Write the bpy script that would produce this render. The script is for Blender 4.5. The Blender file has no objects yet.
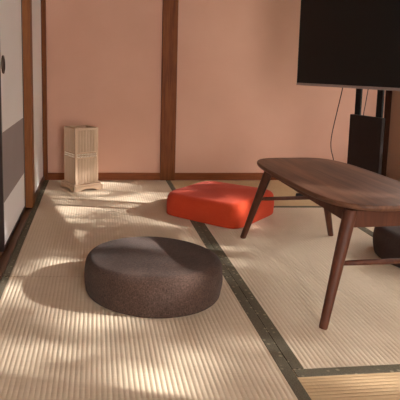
import bpy, bmesh, math, random
from mathutils import Vector, Matrix
random.seed(4)
S = bpy.context.scene
COL = S.collection

# ------------------------------------------------------------------ camera model
F, CX, CY, H = 540.0, 96.0, 140.0, 0.82
T = math.atan(75.0 / F)

# ------------------------------------------------------------------ helpers
def link(name, bm, mat=None, parent=None, smooth=False, bevel=0.0, seg=2, angle=35):
    bmesh.ops.recalc_face_normals(bm, faces=bm.faces)
    me = bpy.data.meshes.new(name)
    bm.to_mesh(me); bm.free()
    o = bpy.data.objects.new(name, me)
    COL.objects.link(o)
    if mat is not None:
        for m in (mat if isinstance(mat, (list, tuple)) else [mat]):
            me.materials.append(m)
    if smooth:
        for p in me.polygons: p.use_smooth = True
    if bevel:
        b = o.modifiers.new('bevel', 'BEVEL'); b.width = bevel; b.segments = seg
        b.limit_method = 'ANGLE'; b.angle_limit = math.radians(angle)
        b.harden_normals = False
    if parent is not None: o.parent = parent
    return o

def tag(o, label, cat, group=None):
    o['label'] = label; o['category'] = cat
    if group: o['group'] = group
    return o

def thing(name, label, cat, loc=(0, 0, 0), rz=0.0, group=None):
    o = bpy.data.objects.new(name, None); COL.objects.link(o)
    o.location = loc; o.rotation_euler = (0, 0, rz); o.empty_display_size = .1
    return tag(o, label, cat, group)

def struct(name, bm, mat, parent=None, **k):
    o = link(name, bm, mat, parent, **k)
    if parent is None: o['kind'] = 'structure'
    return o

def box(bm, x0, x1, y0, y1, z0, z1, mi=0):
    v = [bm.verts.new((x, y, z)) for z in (z0, z1) for y in (y0, y1) for x in (x0, x1)]
    for q in ((0, 2, 3, 1), (4, 5, 7, 6), (0, 1, 5, 4), (2, 6, 7, 3), (0, 4, 6, 2), (1, 3, 7, 5)):
        f = bm.faces.new([v[i] for i in q]); f.material_index = mi
    return v

def B(*a):
    bm = bmesh.new(); box(bm, *a); return bm

def tube(bm, pts, rads, n=16, cap=True, squash=None):
    """round-section sweep through pts with a radius per point"""
    pts = [Vector(p) for p in pts]; rings = []
    for i, p in enumerate(pts):
        a = pts[max(i - 1, 0)]; b = pts[min(i + 1, len(pts) - 1)]
        d = (b - a).normalized()
        up = Vector((0, 0, 1)) if abs(d.z) < .9 else Vector((0, 1, 0))
        s = d.cross(up).normalized(); w = s.cross(d).normalized()
        r = rads[i] if isinstance(rads, (list, tuple)) else rads
        rings.append([bm.verts.new(p + r * (math.cos(2 * math.pi * k / n) * s + math.sin(2 * math.pi * k / n) * w)) for k in range(n)])
    for a, b in zip(rings, rings[1:]):
        for k in range(n):
            bm.faces.new((a[k], a[(k + 1) % n], b[(k + 1) % n], b[k]))
    if cap:
        bm.faces.new(rings[0][::-1]); bm.faces.new(rings[-1])

def spline(pts, n=8):
    out = []; P = [Vector(p) for p in pts]
    for i in range(len(P) - 1):
        p0, p1, p2, p3 = P[max(i - 1, 0)], P[i], P[i + 1], P[min(i + 2, len(P) - 1)]
        for k in range(n):
            t = k / n
            out.append(.5 * ((2 * p1) + (p2 - p0) * t + (2 * p0 - 5 * p1 + 4 * p2 - p3) * t * t + (3 * p1 - p0 - 3 * p2 + p3) * t ** 3))
    out.append(P[-1]); return out

# ------------------------------------------------------------------ materials
def srgb(r, g, b):
    f = lambda c: (c / 255 / 12.92) if c / 255 <= .04045 else ((c / 255 + .055) / 1.055) ** 2.4
    return (f(r), f(g), f(b), 1)

class M:
    def __init__(s, name, rough=.6, spec=.4):
        s.m = bpy.data.materials.new(name); s.m.use_nodes = True
        s.n = s.m.node_tree.nodes; s.l = s.m.node_tree.links
        s.b = s.n['Principled BSDF']
        s.b.inputs['Roughness'].default_value = rough
        s.b.inputs['Specular IOR Level'].default_value = spec
        s.tc = s.n.new('ShaderNodeTexCoord')
    def coord(s, scale=(1, 1, 1), rot=(0, 0, 0), kind='Object'):
        mp = s.n.new('ShaderNodeMapping'); mp.inputs['Scale'].default_value = scale
        mp.inputs['Rotation'].default_value = rot
        s.l.new(s.tc.outputs[kind], mp.inputs['Vector']); return mp.outputs['Vector']
    def noise(s, vec, scale, detail=4, rough=.55, dist=0):
        t = s.n.new('ShaderNodeTexNoise'); t.inputs['Scale'].default_value = scale
        t.inputs['Detail'].default_value = detail; t.inputs['Roughness'].default_value = rough
        t.inputs['Distortion'].default_value = dist
        s.l.new(vec, t.inputs['Vector']); return t.outputs['Fac']
    def ramp(s, fac, stops):
        r = s.n.new('ShaderNodeValToRGB'); e = r.color_ramp.elements
        while len(e) < len(stops): e.new(.5)
        for el, (p, c) in zip(e, stops): el.position = p; el.color = c
        s.l.new(fac, r.inputs['Fac']); return r.outputs['Color']
    def mix(s, fac, a, b, mode='MIX'):
        x = s.n.new('ShaderNodeMix'); x.data_type = 'RGBA'; x.blend_type = mode
        for sock, v in ((x.inputs[0], fac), (x.inputs[6], a), (x.inputs[7], b)):
            if hasattr(v, 'is_linked'): s.l.new(v, sock)
            else: sock.default_value = v
        return x.outputs[2]
    def color(s, c):
        if hasattr(c, 'is_linked'): s.l.new(c, s.b.inputs['Base Color'])
        else: s.b.inputs['Base Color'].default_value = c
        return s
    def bump(s, h, strength=.3, dist=.002):
        b = s.n.new('ShaderNodeBump'); b.inputs['Strength'].default_value = strength
        b.inputs['Distance'].default_value = dist
        s.l.new(h, b.inputs['Height']); s.l.new(b.outputs['Normal'], s.b.inputs['Normal']); return s

def wood(name, dark, light, axis='Z', scale=1.0, rough=.45, spec=.4):
    m = M(name, rough, spec)
    sc = {'X': (1.2, 22, 22), 'Y': (22, 1.2, 22), 'Z': (22, 22, 1.2)}[axis]
    v = m.coord(tuple(a * scale for a in sc))
    g = m.noise(v, 2.0, 6, .6, .6)
    f = m.noise(m.coord(tuple(a * scale * 3 for a in sc)), 3.0, 3)
    c = m.ramp(g, [(.28, dark), (.72, light)])
    c2 = m.mix(.25, c, m.ramp(f, [(.35, dark), (.65, light)]))
    m.color(c2).bump(f, .12, .001)
    return m.m

def plaster(name, c1, c2):
    m = M(name, .92, .15)
    a = m.noise(m.coord(), 2.5, 4); b = m.noise(m.coord(), 220, 3)
    m.color(m.ramp(a, [(.3, c1), (.7, c2)])).bump(b, .25, .0015)
    return m.m

def fabric(name, c1, c2, s=420, bump=.5, rough=.95, fleck=.35):
    m = M(name, rough, .12)
    v = m.coord()
    n1 = m.noise(m.coord((1, 1, .35)), s, 2); n2 = m.noise(m.coord((.35, 1, 1)), s, 2)
    n3 = m.noise(v, 6, 4)
    w = m.mix(.5, n1, n2)
    r = m.n.new('ShaderNodeRGBToBW'); m.l.new(w, r.inputs[0])
    c = m.ramp(r.outputs[0], [(.5 - fleck * .5, c1), (.5 + fleck * .5, c2)])
    c = m.mix(.3, c, m.ramp(n3, [(.3, c1), (.7, c2)]))
    m.color(c).bump(r.outputs[0], bump, .002)
    m.b.inputs['Sheen Weight'].default_value = .06
    return m.m

def plain(name, c, rough=.5, spec=.4, metal=0):
    m = M(name, rough, spec)
    n = m.noise(m.coord(), 40, 3)
    k = tuple(x * .88 for x in c[:3]) + (1,)
    m.color(m.ramp(n, [(.3, k), (.7, c)])); m.b.inputs['Metallic'].default_value = metal
    return m.m

def rush(name, axis, c1, c2, c3):
    """woven rush: strands run across the ribs, fine weave in the bump"""
    m = M(name, .72, .22)
    across = (1, 90, 1) if axis == 'Y' else (90, 1, 1)
    st = m.noise(m.coord(tuple(a * 4 for a in across)), 3.0, 3, .6)
    big = m.noise(m.coord(), 3.2, 4)
    c = m.ramp(st, [(.25, c1), (.5, c2), (.75, c3)])
    c = m.mix(.25, c, m.ramp(big, [(.3, c1), (.7, c3)]))
    m.color(c).bump(st, .35, .0012)
    return m.m

def heri(name):
    m = M(name, .85, .2)
    v = m.coord()
    n = m.noise(v, 500, 2)
    base = m.ramp(n, [(.3, srgb(80, 72, 58)), (.7, srgb(110, 102, 85))])
    vo = m.n.new('ShaderNodeTexVoronoi'); vo.inputs['Scale'].default_value = 42
    vo.inputs['Randomness'].default_value = .55
    m.l.new(v, vo.inputs['Vector'])
    f = m.ramp(vo.outputs['Distance'], [(.16, (1, 1, 1, 1)), (.26, (0, 0, 0, 1))])
    bw = m.n.new('ShaderNodeRGBToBW'); m.l.new(f, bw.inputs[0])
    mu = m.n.new('ShaderNodeMath'); mu.operation = 'MULTIPLY'; mu.inputs[1].default_value = .5
    m.l.new(bw.outputs[0], mu.inputs[0])
    m.color(m.mix(mu.outputs[0], base, srgb(168, 156, 128))).bump(n, .3, .001)
    return m.m

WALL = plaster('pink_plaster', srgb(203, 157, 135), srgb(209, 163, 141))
WALLR = plaster('shaded_plaster', srgb(160, 130, 110), srgb(168, 137, 116))  # right wall's shade put into a darker plaster colour
CEIL = wood('ceiling_board', srgb(120, 80, 52), srgb(150, 104, 70), 'Y')
POST = wood('reddish_post_wood', srgb(84, 40, 16), srgb(134, 76, 36), 'Z', 1, .6, .2)
POSTL = wood('golden_post_wood', srgb(112, 62, 28), srgb(152, 94, 48), 'Z', 1, .55, .25)
BASE = wood('baseboard_wood', srgb(100, 50, 24), srgb(144, 80, 42), 'X', 1, .6, .2)
SILL = wood('sill_wood', srgb(88, 60, 42), srgb(128, 92, 66), 'Y')
POSTD = wood('dark_post_wood', srgb(40, 22, 14), srgb(66, 38, 24), 'Z', 1, .8, .1)
LACQ = plain('dark_lacquer', srgb(40, 22, 17), .35, .5)
PAPER = plaster('white_paper', srgb(238, 233, 230), srgb(242, 238, 235))
GREY = plaster('grey_paper', srgb(157, 145, 143), srgb(162, 150, 148))
RUSHY = rush('rush_lengthwise', 'Y', srgb(193, 172, 146), srgb(210, 190, 164), srgb(224, 207, 183))
RUSHX = rush('rush_crosswise', 'X', srgb(172, 142, 106), srgb(188, 158, 120), srgb(200, 172, 134))  # tan rush, darkened further for the shade on the bottom right mat
HERI = heri('green_border_cloth')
BROWN = fabric('brown_linen', srgb(38, 28, 23), srgb(98, 76, 66), 300, .7)
BROWN2 = fabric('shaded_linen', srgb(40, 29, 26), srgb(78, 60, 54), 380, .6)  # darker copy of the brown linen, shade under the table mixed in
RED = fabric('orange_red_cloth', srgb(172, 50, 26), srgb(200, 74, 42), 520, .4, .92, .5)
WALNUT = wood('walnut_top', srgb(62, 38, 28), srgb(128, 88, 66), 'Y', .55, .5, .25)
WALNUTL = wood('walnut_leg', srgb(64, 34, 23), srgb(98, 57, 39), 'Z', 1, .5, .25)
BAMBOO = wood('pale_slat_wood', srgb(200, 168, 138), srgb(222, 194, 166), 'Z', 1, .6, .3)
BAMBOOX = wood('pale_rail_wood', srgb(196, 162, 132), srgb(218, 188, 160), 'X', 1, .6, .3)
LINER = plaster('lamp_liner_paper', srgb(176, 150, 124), srgb(186, 160, 134))
PEG = plain('pale_peg', srgb(246, 232, 212), .6)
BLACK = plain('black_metal', srgb(20, 18, 18), .6, .2)
BOXB = plain('dark_box', srgb(38, 28, 25), .7, .2)
SCREEN = M('screen_glass', .3, .12).color(srgb(30, 29, 28)).m
BEZEL = plain('grey_metal_edge', srgb(150, 134, 128), .45, .4)
CORD = plain('cord_rubber', srgb(46, 26, 22), .6)
LEAF = plain('leaf', srgb(70, 104, 44), .7)
BARK = wood('bark', srgb(70, 54, 42), srgb(110, 90, 72), 'Z', 1, .9)
GROUND = plaster('garden_gravel', srgb(120, 108, 90), srgb(150, 138, 118))
GLASSM = M('window_glass', .02, .5)
_tr = GLASSM.n.new('ShaderNodeBsdfTransparent'); _gl = GLASSM.n.new('ShaderNodeBsdfGlossy'); _gl.inputs['Roughness'].default_value = .02
_mx = GLASSM.n.new('ShaderNodeMixShader'); _mx.inputs[0].default_value = .06
GLASSM.l.new(_tr.outputs[0], _mx.inputs[1]); GLASSM.l.new(_gl.outputs[0], _mx.inputs[2])
GLASSM.l.new(_mx.outputs[0], GLASSM.n['Material Output'].inputs['Surface'])
GLASSM = GLASSM.m

# ------------------------------------------------------------------ room shell
YB, XL, XR = 3.81, -.366, 2.075
struct('floor', B(-1.6, XR + .1, -1.3, YB + .1, -.10, -.045), SILL)
struct('wall_back', B(-1.6, XR + .12, YB + .01, YB + .12, -.05, 2.4), WALL)
struct('baseboard_back', B(XL + .02, XR - .032, YB - .002, YB + .01, 0, .052), BASE, bevel=.003)
struct('trim_1', B(.460, .566, YB - .014, YB + .01, 0, 2.4), POST, bevel=.003)           # centre post
struct('trim_2', B(XR - .032, XR, YB - .02, YB + .01, 0, 2.4), POSTD, bevel=.003)         # right corner post
struct('trim_3', B(-.380, -.346, YB - .012, YB + .01, 0, 2.4), POST, bevel=.003)         # left corner post
struct('trim_4', B(-.50, -.364, 3.04, 3.14, 0, 2.4), POSTL, bevel=.004)                  # post beside sliding panels
# right wall with a low wide window
WY0, WY1, WZ0, WZ1 = 0.78, 3.35, .42, 1.52
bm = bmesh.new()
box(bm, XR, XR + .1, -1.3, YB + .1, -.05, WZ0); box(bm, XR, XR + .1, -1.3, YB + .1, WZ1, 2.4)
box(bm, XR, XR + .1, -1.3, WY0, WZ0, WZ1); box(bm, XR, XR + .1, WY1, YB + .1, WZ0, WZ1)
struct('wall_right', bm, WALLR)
bm = bmesh.new()
box(bm, XR + .02, XR + .07, WY0, WY1, WZ0, WZ0 + .04); box(bm, XR + .02, XR + .07, WY0, WY1, WZ1 - .04, WZ1)
for y in (WY0, 1.9, WY1 - .05): box(bm, XR + .025, XR + .065, y, y + .05, WZ0 + .04, WZ1 - .04)
wf = struct('window_1', bm, POST)
bm = B(XR + .044, XR + .046, WY0, WY1, WZ0 + .03, WZ1 - .03)
struct('window_glass', bm, GLASSM, wf)
# wall behind the viewpoint with a wide open doorway to the garden
bm = bmesh.new()
box(bm, -1.6, .3, -1.4, -1.3, -.05, 2.4); box(bm, 1.6, XR + .1, -1.4, -1.3, -.05, 2.4); box(bm, .3, 1.6, -1.4, -1.3, 1.85, 2.4)
struct('wall_front', bm, WALL)
# ceiling
struct('ceiling', B(-1.6, XR + .12, -1.3, YB + .12, 2.4, 2.46), CEIL)
# wooden track in front of and under the sliding panels (two grooves)
bm = bmesh.new()
box(bm, -.60, XL - .004, -1.3, 3.04, -.05, -.012)
for x0, x1 in ((-.385, XL - .004), (-.432, -.418), (-.478, -.462), (-.60, -.512)):
    box(bm, x0, x1, -1.3, 3.04, -.012, 0)
struct('trim_5', bm, SILL)
struct('baseboard_left', B(-.50, XL - .003, 3.14, YB + .01, -.02, .028), SILL, bevel=.003)
# left wall behind the panels and beyond the track
struct('wall_left', B(-1.6, -1.5, -1.3, YB + .1, -.05, 2.4), WALL)

def fusuma(name, x, y0, y1, z0=0.0, z1=1.82, band=True, handle=None, fr=.016, th=.022):
    bm = bmesh.new()
    box(bm, x - th, x, y0, y0 + fr, z0, z1); box(bm, x - th, x, y1 - fr, y1, z0, z1)
    box(bm, x - th, x, y0 + fr, y1 - fr, z0, z0 + fr * 1.3); box(bm, x - th, x, y0 + fr, y1 - fr, z1 - fr * 1.3, z1)
    d = struct(name, bm, LACQ, bevel=.002)
    a, b, c, e = y0 + fr, y1 - fr, z0 + fr * 1.3, z1 - fr * 1.3
    bm = B(x - th + .004, x - .003, a, b, c, e); link('paper_panel', bm, PAPER, d)
    if band:
        link('grey_paper_band', B(x - .003, x - .0022, a, b, .215, .528), GREY, d)
    if handle:
        bm = bmesh.new(); n = 28
        pts = [(x - .0015, handle[0] + .038 * math.cos(2 * math.pi * k / n), handle[1] + .038 * math.sin(2 * math.pi * k / n)) for k in range(n + 1)]
        # rim and recessed cup
        rings = []
        for r, dx in ((.040, -.003), (.040, .0015), (.033, .0015), (.030, -.002), (.0, -.0022)):
            rings.append([bm.verts.new((x + dx, handle[0] + r * math.cos(2 * math.pi * k / n), handle[1] + r * math.sin(2 * math.pi * k / n))) for k in range(n)] if r else [bm.verts.new((x + dx, handle[0], handle[1]))])
        for p, q in zip(rings, rings[1:]):
            for k in range(n):
                if len(q) == 1: bm.faces.new((p[k], p[(k + 1) % n], q[0]))
                else: bm.faces.new((p[k], p[(k + 1) % n], q[(k + 1) % n], q[k]))
        link('finger_pull', bm, LACQ, d, smooth=True)
    return d
fusuma('door_1', -.405, 2.30, 3.03, handle=(2.385, .822))
fusuma('door_2', -.440, .75, 2.33)
fusuma('door_3', -.376, 3.142, YB - .014, z0=.028, band=False, fr=.004)
struct('trim_6', B(-.60, XL, -1.3, YB + .01, 1.82, 1.92), POSTL)
bm = bmesh.new(); box(bm, -.55, -.376, -1.3, YB + .01, 1.92, 2.4)
struct('wall_upper', bm, PAPER)

# ------------------------------------------------------------------ straw mats
def mat_quad(name, label, corners, axis, borders, rushm, amp=.0014, pitch=.0140, bw=.033, group=None):
    """corners: (x0,y0) near-left, near-right, far-right, far-left; ribs run along axis"""
    A, Bc, Cc, D = [Vector((c[0], c[1], 0)) for c in corners]
    t = thing(name, label, 'straw mat', (0, 0, 0), 0, group)
    P = lambda u, v: (A * (1 - u) + Bc * u) * (1 - v) + (D * (1 - u) + Cc * u) * v
    W = ((Bc - A).length + (Cc - D).length) / 2; L = ((D - A).length + (Cc - Bc).length) / 2
    span = W if axis == 'Y' else L
    n = int(round(span / pitch)); K = 8
    bm = bmesh.new(); rows = []
    for i in range(n * K + 1):
        s = i / (n * K)
        z = amp * (abs(math.sin(math.pi * i / K)) - 1)
        a, b = (P(s, 0), P(s, 1)) if axis == 'Y' else (P(0, s), P(1, s))
        rows.append([bm.verts.new((a.x, a.y, -.045)), bm.verts.new((a.x, a.y, z)), bm.verts.new((b.x, b.y, z)), bm.verts.new((b.x, b.y, -.045))])
    for p, q in zip(rows, rows[1:]):
        for k in range(3): bm.faces.new((p[k], p[k + 1], q[k + 1], q[k]))
    o = link('rush_surface', bm, rushm, t)
    for side in borders:
        w = borders[side]
        if side == 'L': q = [P(0, 0), P(w / W, 0), P(w / W, 1), P(0, 1)]
        if side == 'R': q = [P(1 - w / W, 0), P(1, 0), P(1, 1), P(1 - w / W, 1)]
        if side == 'F': q = [P(0, 1 - w / L), P(1, 1 - w / L), P(1, 1), P(0, 1)]
        if side == 'N': q = [P(0, 0), P(1, 0), P(1, w / L), P(0, w / L)]
        bm = bmesh.new()
        ctr = sum(q, Vector()) / 4
        lo = [bm.verts.new((p.x, p.y, -.04)) for p in q]; hi = [bm.verts.new((p.x + (ctr - p).normalized().x * .0012, p.y + (ctr - p).normalized().y * .0012, .0012)) for p in q]
        bm.faces.new(hi); bm.faces.new(lo[::-1])
        for k in range(4): bm.faces.new((lo[k], lo[(k + 1) % 4], hi[(k + 1) % 4], hi[k]))
        link('cloth_border', bm, HERI, t, bevel=.0008, seg=1)
    return t
SX = .534; MR = 1.372
mat_quad('tatami_mat', 'pale straw mat along the sliding panels, running up to the back wall', [(XL, 2.02), (SX - .001, 2.02), (SX - .001, YB - .004), (XL, YB - .004)], 'Y', {'L': .028, 'R': .033}, RUSHY)
mat_quad('tatami_mat', 'pale straw mat in the left foreground, in front of the round brown cushion', [(XL, .2), (SX - .001, .2), (SX - .001, 2.018), (XL, 2.018)], 'Y', {'L': .028, 'R': .033}, RUSHY)
mat_quad('tatami_mat', 'pale straw mat lying under the wooden table, green borders left and right', [(SX, 1.369), (MR, 1.443), (MR, 3.052), (SX, 3.052)], 'Y', {'L': .033, 'R': .04}, RUSHY)
mat_quad('tatami_mat', 'tan straw mat with crosswise ribs along the back wall behind the red cushion', [(SX, 3.054), (XR - .001, 3.054), (XR - .001, YB - .004), (SX, YB - .004)], 'X', {'N': .032}, RUSHX)
mat_quad('tatami_mat', 'tan straw mat with crosswise ribs at the bottom right corner, green border on top', [(SX, .40), (XR - .001, .54), (XR - .001, 1.503), (SX, 1.367)], 'X', {'F': .036}, RUSHX)
mat_quad('tatami_mat', 'straw mat right of the table, under the dark cushion by the television', [(MR + .002, 1.445), (XR - .001, 1.507), (XR - .001, 3.052), (MR + .002, 3.052)], 'Y', {}, RUSHY)

# ------------------------------------------------------------------ cushions
def se(v, e): return math.copysign(abs(v) ** e, v)
def cushion(name, label, cx, cy, a, b, h, rz, mat, plan=2.0, edge=.30, crown=.012, lump=.006, seed=1, wr=0):
    """solid padded cushion; plan = superellipse power of the outline"""
    rnd = random.Random(seed)
    ph = [rnd.uniform(0, 6.28) for _ in range(8)]
    bm = bmesh.new(); N = 96
    # profile: (radius factor, height factor)
    prof = [(0.0, 0.0), (.5, 0.0), (.955, 0.0)]
    for k in range(1, 8):
        q = k / 8 * math.pi / 2; prof.append((.955 + .03 * math.sin(q), edge * .35 * (1 - math.cos(q))))
    for k in range(0, 5): prof.append((.985 + .015 * math.sin(k / 4 * math.pi), .12 + (.70 - .12) * k / 4))
    for k in range(1, 10):
        q = k / 9 * math.pi / 2; prof.append((.985 - .135 * (1 - math.cos(q)), .70 + .27 * math.sin(q)))
    for r in (.78, .68, .55, .4, .2): prof.append((r, .97 + crown / h * (1 - (r / .85) ** 2)))
    prof.append((0, .97 + crown / h))
    rings = []
    for r, z in prof:
        if r == 0: rings.append([bm.verts.new((0, 0, z * h))]); continue
        ring = []
        for k in range(N):
            t = 2 * math.pi * k / N
            l = 1 + lump / a * (math.sin(2 * t + ph[0]) + .6 * math.sin(3 * t + ph[1]) + .35 * math.sin(5 * t + ph[2])) * min(1, z * 3)
            x = a * r * se(math.cos(t), 2 / plan) * l; y = b * r * se(math.sin(t), 2 / plan) * l
            dz = lump * .6 * (math.sin(9 * x + ph[3]) + math.sin(8 * y + ph[4])) * min(1, z * 1.5)
            dz += wr * math.sin(5 * t + 30 * r + ph[5]) * (1 if .2 < z < .97 else .25)
            ring.append(bm.verts.new((x, y, max(0, z * h + dz * (z > .05)))))
        rings.append(ring)
    for p, q in zip(rings, rings[1:]):
        for k in range(N):
            j = (k + 1) % N
            if len(p) == 1: bm.faces.new((p[0], q[j], q[k]))
            elif len(q) == 1: bm.faces.new((p[k], p[j], q[0]))
            else: bm.faces.new((p[k], p[j], q[j], q[k]))
    o = link(name, bm, mat, smooth=True)
    o.location = (cx, cy, .0008); o.rotation_euler = (0, 0, rz)
    return tag(o, label, 'cushion')
cushion('floor_cushion', 'round dark brown floor cushion in the middle of the left mat', .207, 1.905, .250, .250, .136, .3, BROWN, lump=.004, seed=3)
cushion('floor_cushion', 'orange red square floor cushion by the back wall behind the table leg', .690, 2.930, .238, .238, .132, math.radians(-43), RED, plan=7, crown=.014, lump=.004, seed=5)
cushion('floor_cushion', 'dark floor cushion at right edge, half hidden under the table end', 1.462, 2.205, .255, .255, .138, 0, BROWN2, lump=.004, seed=9)

# ------------------------------------------------------------------ low table
TX, TY, TH = .931, 2.071, .051
tb = thing('coffee_table', 'low dark wooden table with long rounded top and splayed round legs', 'table', (TX, TY, 0), TH)
TA, TB, TZ, TN = .442, .207, .388, 4.1
bm = bmesh.new(); N = 128; rings = []
for r, z in ((0, TZ - .021), (.93, TZ - .021), (.965, TZ - .0195), (.99, TZ - .015), (1.0, TZ - .009), (.998, TZ - .004), (.990, TZ - .001), (.978, TZ), (0, TZ)):
    if r == 0: rings.append([bm.verts.new((0, 0, z))]); continue
    off = (1 - r) * .203
    rings.append([bm.verts.new(((TB - off) * se(math.cos(2 * math.pi * k / N), 2 / TN), (TA - off) * se(math.sin(2 * math.pi * k / N), 2 / TN), z)) for k in range(N)])
for p, q in zip(rings, rings[1:]):
    for k in range(N):
        j = (k + 1) % N
        if len(p) == 1: bm.faces.new((p[0], q[j], q[k]))
        elif len(q) == 1: bm.faces.new((p[k], p[j], q[0]))
        else: bm.faces.new((p[k], p[j], q[j], q[k]))
o = link('tabletop', bm, WALNUT, tb, smooth=True)
for p in o.data.polygons:
    if len(p.vertices) == 3: p.use_smooth = False
ZT = TZ - .021
RI = Matrix.Rotation(-TH, 3, 'Z')
foot = {}; head = {}
for key, (x, y) in {(-1, 1): (.701, 2.493), (1, 1): (1.139, 2.531), (-1, -1): (.712, 1.597), (1, -1): (1.150, 1.635)}.items():
    foot[key] = RI @ Vector((x - TX, y - TY, 0))
    head[key] = foot[key] + Vector((-key[0] * .099, -key[1] * .064, ZT))
def beam(p, q, th, z0, z1):
    """upright board between two points"""
    p, q = Vector((p.x, p.y, 0)), Vector((q.x, q.y, 0)); n = (q - p).normalized().cross(Vector((0, 0, 1))) * th / 2
    bm = bmesh.new(); v = []
    for z in (z0, z1):
        for c in (p - n, q - n, q + n, p + n): v.append(bm.verts.new((c.x, c.y, z)))
    for f in ((3, 2, 1, 0), (4, 5, 6, 7), (0, 1, 5, 4), (1, 2, 6, 5), (2, 3, 7, 6), (3, 0, 4, 7)): bm.faces.new([v[i] for i in f])
    return bm
for sl in (-1, 1):
    for sw in (-1, 1):
        a = foot[sw, sl]; b = head[sw, sl]
        bm = bmesh.new()
        q = [a.lerp(b, s) for s in (0, .012, .3, .55, .8, 1)]
        tube(bm, q, [.0115, .013, .0150, .0175, .0195, .0205], 20)
        for v in bm.verts:
            if v.co.z < .012: v.co.z = max(v.co.z, 0.0005)
            if v.co.z > ZT: v.co.z = ZT
        link('leg', bm, WALNUTL, tb, smooth=True, bevel=.001, angle=60)
    s = .545
    a = foot[-1, sl].lerp(head[-1, sl], s); b = foot[1, sl].lerp(head[1, sl], s)
    bm = bmesh.new(); tube(bm, [a, a.lerp(b, .25), a.lerp(b, .75), b], [.0075, .009, .009, .0075], 14)
    link('stretcher', bm, WALNUTL, tb, smooth=True)
    link('apron', beam(head[-1, sl], head[1, sl], .022, ZT - .058, ZT), WALNUTL, tb, bevel=.003)
for sw in (-1, 1):
    link('side_rail', beam(head[sw, -1], head[sw, 1], .018, ZT - .045, ZT), WALNUTL, tb, bevel=.002)

# ------------------------------------------------------------------ slatted standing lamp
lamp = thing('standing_lamp', 'pale slatted wooden box lamp in the back left corner', 'lamp', (-.100, 3.565, .0008), math.radians(28.5))
hb, hs, LZ = .106, .078, .413
bm = bmesh.new()                                       # base with cut out feet on each side
def side_profile(L, hgt):
    p = [(-L, 0), (-L, hgt), (L, hgt), (L, 0), (L - .04, 0)]
    for k in range(0, 9):
        q = k / 8
        p.append((L - .045 - q * 2 * (L - .045), .013 * math.sin(math.pi * q) ** .4 if 0 < q < 1 else .002))
    p.append((-L + .04, 0)); return p
for r in range(4):
    R = Matrix.Rotation(r * math.pi / 2, 3, 'Z')
    pr = side_profile(hb, .032)
    f0 = [bm.verts.new(R @ Vector((x, -hb, z))) for x, z in pr]; f1 = [bm.verts.new(R @ Vector((x, -hb + .014, z))) for x, z in pr]
    bm.faces.new(f0); bm.faces.new(f1[::-1])
    for k in range(len(pr)):
        j = (k + 1) % len(pr); bm.faces.new((f0[k], f0[j], f1[j], f1[k]))
box(bm, -hb + .006, hb - .006, -hb + .006, hb - .006, .030, .044)
link('base', bm, BAMBOOX, lamp, bevel=.0015, seg=1)
link('paper_liner', None or (lambda b: (box(b, -hs + .012, hs - .012, -hs + .012, -hs + .0125, .044, LZ - .02), box(b, -hs + .012, hs - .012, hs - .0125, hs - .012, .044, LZ - .02), box(b, -hs + .012, -hs + .0125, -hs + .0125, hs - .0125, .044, LZ - .02), box(b, hs - .0125, hs - .012, -hs + .0125, hs - .0125, .044, LZ - .02), b)[-1])(bmesh.new()), LINER, lamp)
for sx in (-1, 1):
    for sy in (-1, 1):
        link('corner_post', B(sx * hs - .007, sx * hs + .007, sy * hs - .007, sy * hs + .007, .044, LZ), BAMBOO, lamp, bevel=.0015, seg=1)
for r in range(4):
    R = Matrix.Rotation(r * math.pi / 2, 4, 'Z')
    bm = bmesh.new(); ns = 13
    for k in range(ns):
        x = -hs + .0105 + (2 * hs - .021) * k / (ns - 1)
        box(bm, x - .0035, x + .0035, -hs - .0035, -hs + .003, .044, LZ - .014)
    bmesh.ops.transform(bm, matrix=R, verts=bm.verts)
    sp = link('slat_panel', bm, BAMBOO, lamp)
    bm = bmesh.new()
    for z in (.216, .248):
        box(bm, -hs + .007, hs - .007, -hs - .0055, -hs + .004, z - .005, z + .005)
    bmesh.ops.transform(bm, matrix=R, verts=bm.verts)
    rb = link('rail_band', bm, BAMBOOX, lamp, bevel=.001, seg=1)
    bm = bmesh.new()
    for z in (.216, .248):
        for k in range(ns):
            x = -hs + .0105 + (2 * hs - .021) * k / (ns - 1)
            bmesh.ops.create_icosphere(bm, subdivisions=1, radius=.0052, matrix=Matrix.Translation((x, -hs - .0070, z + (.009 if z < .23 else -.009))))
    bmesh.ops.transform(bm, matrix=R, verts=bm.verts)
    link('pegs', bm, PEG, rb, smooth=True)
    bm = B(-hs + .007, hs - .007, -hs - .006, -hs + .006, LZ - .014, LZ)
    bmesh.ops.transform(bm, matrix=R, verts=bm.verts)
    link('top_rail', bm, BAMBOOX, lamp, bevel=.001, seg=1)

# ------------------------------------------------------------------ television on a two-pole stand
KZ = 3.0
xl, xr = 201 / 540 * KZ, 304 / 540 * (KZ * .765)
ul, ur = KZ * (140 - 84.6) / F, KZ * .765 * (140 - 90.7) / F
pl = Vector((xl, KZ * math.cos(T) + ul * math.sin(T), 0)); pr_ = Vector((xr, KZ * .765 * math.cos(T) + ur * math.sin(T), 0))
tz = H + ul * math.cos(T) - KZ * math.sin(T)
d = (pr_ - pl).normalized(); ang = math.atan2(d.y, d.x)
TVW, TVH, TVD, POFF = 1.06, .60, .035, .26
mid = pl + d * TVW / 2
tv = thing('television', 'large flat black television, switched off, at the upper right', 'television', (mid.x, mid.y, tz), ang)
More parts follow.
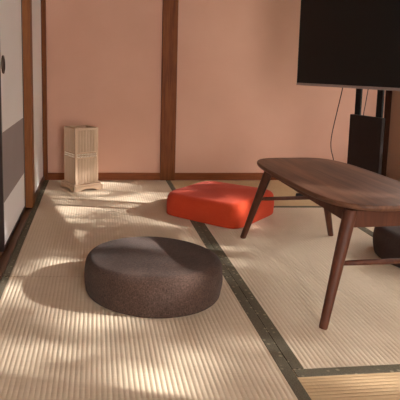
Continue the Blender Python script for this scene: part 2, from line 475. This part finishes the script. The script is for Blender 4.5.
# local: x along the screen, -y towards the room's left, z up
w2 = TVW / 2
link('back_shell', B(-w2 + .004, w2 - .004, .006, TVD, .004, TVH - .004), BLACK, tv, bevel=.008)
link('screen', B(-w2 + .006, w2 - .006, -.001, .006, .010, TVH - .006), SCREEN, tv)
bm = bmesh.new()
box(bm, -w2, w2, -.004, .012, -.002, .011)
link('bottom_edge', bm, BEZEL, tv, bevel=.001, seg=1)
bm = bmesh.new()
box(bm, -w2, -w2 + .006, -.003, .012, .010, TVH); box(bm, w2 - .006, w2, -.003, .012, .010, TVH); box(bm, -w2 + .006, w2 - .006, -.003, .012, TVH - .006, TVH)
link('frame', bm, BLACK, tv, bevel=.001, seg=1)
link('wall_mount', B(-.16, .16, TVD, POFF - .007, .16, .42), BLACK, tv, bevel=.002)

def s_for_px(px, off):
    n = Vector((-d.y, d.x, 0)) * 1.0
    if n.x < 0: n = -n
    best = None
    for i in range(4000):
        s = i / 4000 * TVW; p = pl + d * s + n * off
        zc = p.y * math.cos(T) + (H - .66) * math.sin(T); x = CX + F * p.x / zc
        if best is None or abs(x - px) < best[0]: best = (abs(x - px), s)
    return best[1]
s1, s2 = s_for_px(359.0, POFF), s_for_px(380.6, POFF)
st = thing('television_stand', 'black two-pole stand with dark box carrying the television', 'stand', (mid.x, mid.y, .0008), ang)
for s in (s1, s2):
    x = s - TVW / 2
    link('pole', B(x - .020, x + .020, POFF - .006, POFF + .006, .02, tz + .42), BLACK, st, bevel=.003)
b1, b2 = s_for_px(352.0, POFF - .035) - w2, s_for_px(384.6, POFF - .035) - w2
link('cable_box', B(b1, b2, POFF - .04, POFF - .021, .22, .557), BOXB, st, bevel=.003)
xm = (s1 + s2) / 2 - w2
link('floor_plate', B(xm - .10, xm + .10, POFF - .02, POFF + .16, 0, .02), BLACK, st, bevel=.004)

def ray(px, py, zc):
    u = (CY - py) / F * zc
    return Vector(((px - CX) / F * zc, zc * math.cos(T) + u * math.sin(T), H + u * math.cos(T) - zc * math.sin(T)))
bm = bmesh.new()
tube(bm, spline([ray(343.5, 80, 3.12), ray(342.2, 90, 3.13), ray(337, 112, 3.17), ray(331.8, 135, 3.21), ray(331, 148, 3.23), ray(333.5, 160, 3.24), ray(336, 178, 3.22), ray(330, 192, 3.28), ray(318, 197.5, 3.31), ray(305, 197, 3.35)]), .0028, 8)
tag(link('power_cable', bm, CORD, smooth=True), 'thin dark cable hanging from the television, left of its stand', 'cable')
bm = bmesh.new()
tube(bm, spline([ray(369.5, 80, 3.02), ray(368, 90, 3.02), ray(365.3, 105, 3.02), ray(363.3, 118, 3.02), ray(362.5, 150, 3.02), ray(361.5, 195, 3.02), ray(361, 208, 3.04)]), .0024, 8)
tag(link('power_cable', bm, CORD, smooth=True), 'short reddish dark cable hanging between the two stand poles', 'cable')
q = ray(300.3, 196.5, 3.38)
bm = bmesh.new(); box(bm, -.028, .03, -.016, .016, 0, .024)
for v in bm.verts:
    if v.co.z > .01: v.co.x *= .9; v.co.y *= .85
o = link('power_adapter', bm, BLACK, bevel=.006, seg=3); o.location = (q.x, q.y, .0005); o.rotation_euler = (0, 0, -.1)
tag(o, 'small black adapter lying on the mat behind the table', 'adapter')

# ------------------------------------------------------------------ garden outside the window (throws the dapples)
AZ, EL = .22, math.radians(26.0)
sd = Vector((-math.cos(math.atan(AZ)) * math.cos(EL), math.sin(math.atan(AZ)) * math.cos(EL), -math.sin(EL)))
struct('ground', B(XR + .3, 12, -8, 9, -.6, -.5), GROUND)
tree = thing('garden_tree', 'leafy garden tree standing outside the window', 'tree', (5.5, 1.0, -.5))
bm = bmesh.new(); tube(bm, [(0, 0, 0), (.03, .02, 1.2), (-.04, .05, 2.4), (0, 0, 3.4)], [.07, .06, .045, .02], 10)
link('trunk', bm, BARK, tree, smooth=True)
rl = random.Random(11); bm = bmesh.new()
def leaf(c, s):
    R = Matrix.Rotation(rl.uniform(0, 6.28), 3, 'Z') @ Matrix.Rotation(rl.uniform(-.9, .9), 3, 'X')
    pts = [(-s, 0, 0), (-.4 * s, .33 * s, .02 * s), (.4 * s, .3 * s, .02 * s), (s, 0, -.1 * s), (.4 * s, -.3 * s, .02 * s), (-.4 * s, -.33 * s, .02 * s)]
    bm.faces.new([bm.verts.new(c + R @ Vector(p)) for p in pts])
# crown shaped for the light: clumps shade chosen floor areas, gap lights the cushion
for (hx0, hx1, hy0, hy1, n) in ((-.9, -.02, -.2, 2.1, 110), (-.9, -.2, 2.1, 4.4, 26), (-.02, .60, -.2, 2.1, 50), (-.2, .60, 2.1, 4.4, 52), (.62, 1.45, .2, 4.0, 260), (-1.0, -.25, 3.3, 4.3, 55), (-.9, -.26, 1.5, 2.7, 40)):
    for i in range(n):
        fx, fy, dx = rl.uniform(hx0, hx1), rl.uniform(hy0, hy1), rl.uniform(5.0, 6.2)
        if (fx + .10) ** 2 / .05 + (fy - 1.92) ** 2 / .07 < 1 and rl.random() < .85: continue
        k = (dx - fx) / -sd.x
        c = Vector((fx, fy, 0)) - sd * k - Vector((5.5, 1.0, -.5))
        a = rl.uniform(0, 6.28); e = rl.uniform(-.4, .4)
        for j in range(16):
            q = rl.gauss(0, .16)
            leaf(c + Vector((math.cos(a) * q, math.sin(a) * q, q * e + rl.gauss(0, .035))), rl.uniform(.04, .075))
lv = link('foliage', bm, LEAF, tree); lv['kind'] = 'stuff'

struct('sky_block_eaves', B(XR + .1, XR + 1.0, -1.4, YB + .6, 2.06, 2.14), CEIL)  # unseen overhang, added to cut high sky light through the window
bm = B(3.75, 4.25, -3.5, 6.5, -.5, 1.42)
bmesh.ops.subdivide_edges(bm, edges=bm.edges[:], cuts=14, use_grid_fill=True)
for v in bm.verts:
    if v.co.z > -.45: v.co += Vector((rl.uniform(-.05, .05), rl.uniform(-.05, .05), rl.uniform(-.06, .04)))
tag(link('sky_block_hedge', bm, LEAF), 'green hedge block added outside the window to cut the sky light', 'hedge')  # unseen, added to keep low sky light out of the window

# ------------------------------------------------------------------ light
sun = bpy.data.lights.new('sun', 'SUN'); sun.energy = 14.5; sun.angle = math.radians(.75); sun.color = (1, .98, .95)
so = bpy.data.objects.new('sun', sun); COL.objects.link(so); so.rotation_euler = sd.to_track_quat('-Z', 'Y').to_euler()
w = bpy.data.worlds.new('world'); S.world = w; w.use_nodes = True
bg = w.node_tree.nodes['Background']; bg.inputs['Color'].default_value = (1.0, .96, .92, 1); bg.inputs['Strength'].default_value = 12.0

cam = bpy.data.cameras.new('camera'); co = bpy.data.objects.new('camera', cam); COL.objects.link(co)
co.location = (0, 0, H); co.rotation_euler = (math.pi / 2 - T, 0, 0)
cam.sensor_fit = 'HORIZONTAL'; cam.sensor_width = 36; cam.lens = 36 * F / 400
cam.shift_x = (200 - CX) / 400; cam.shift_y = -(200 - CY) / 400
cam.clip_start = .02
S.camera = co
S.view_settings.view_transform = 'Standard'; S.view_settings.look = 'None'
S.view_settings.gamma = 1; S.view_settings.use_curve_mapping = False
S.view_settings.exposure = -0.08
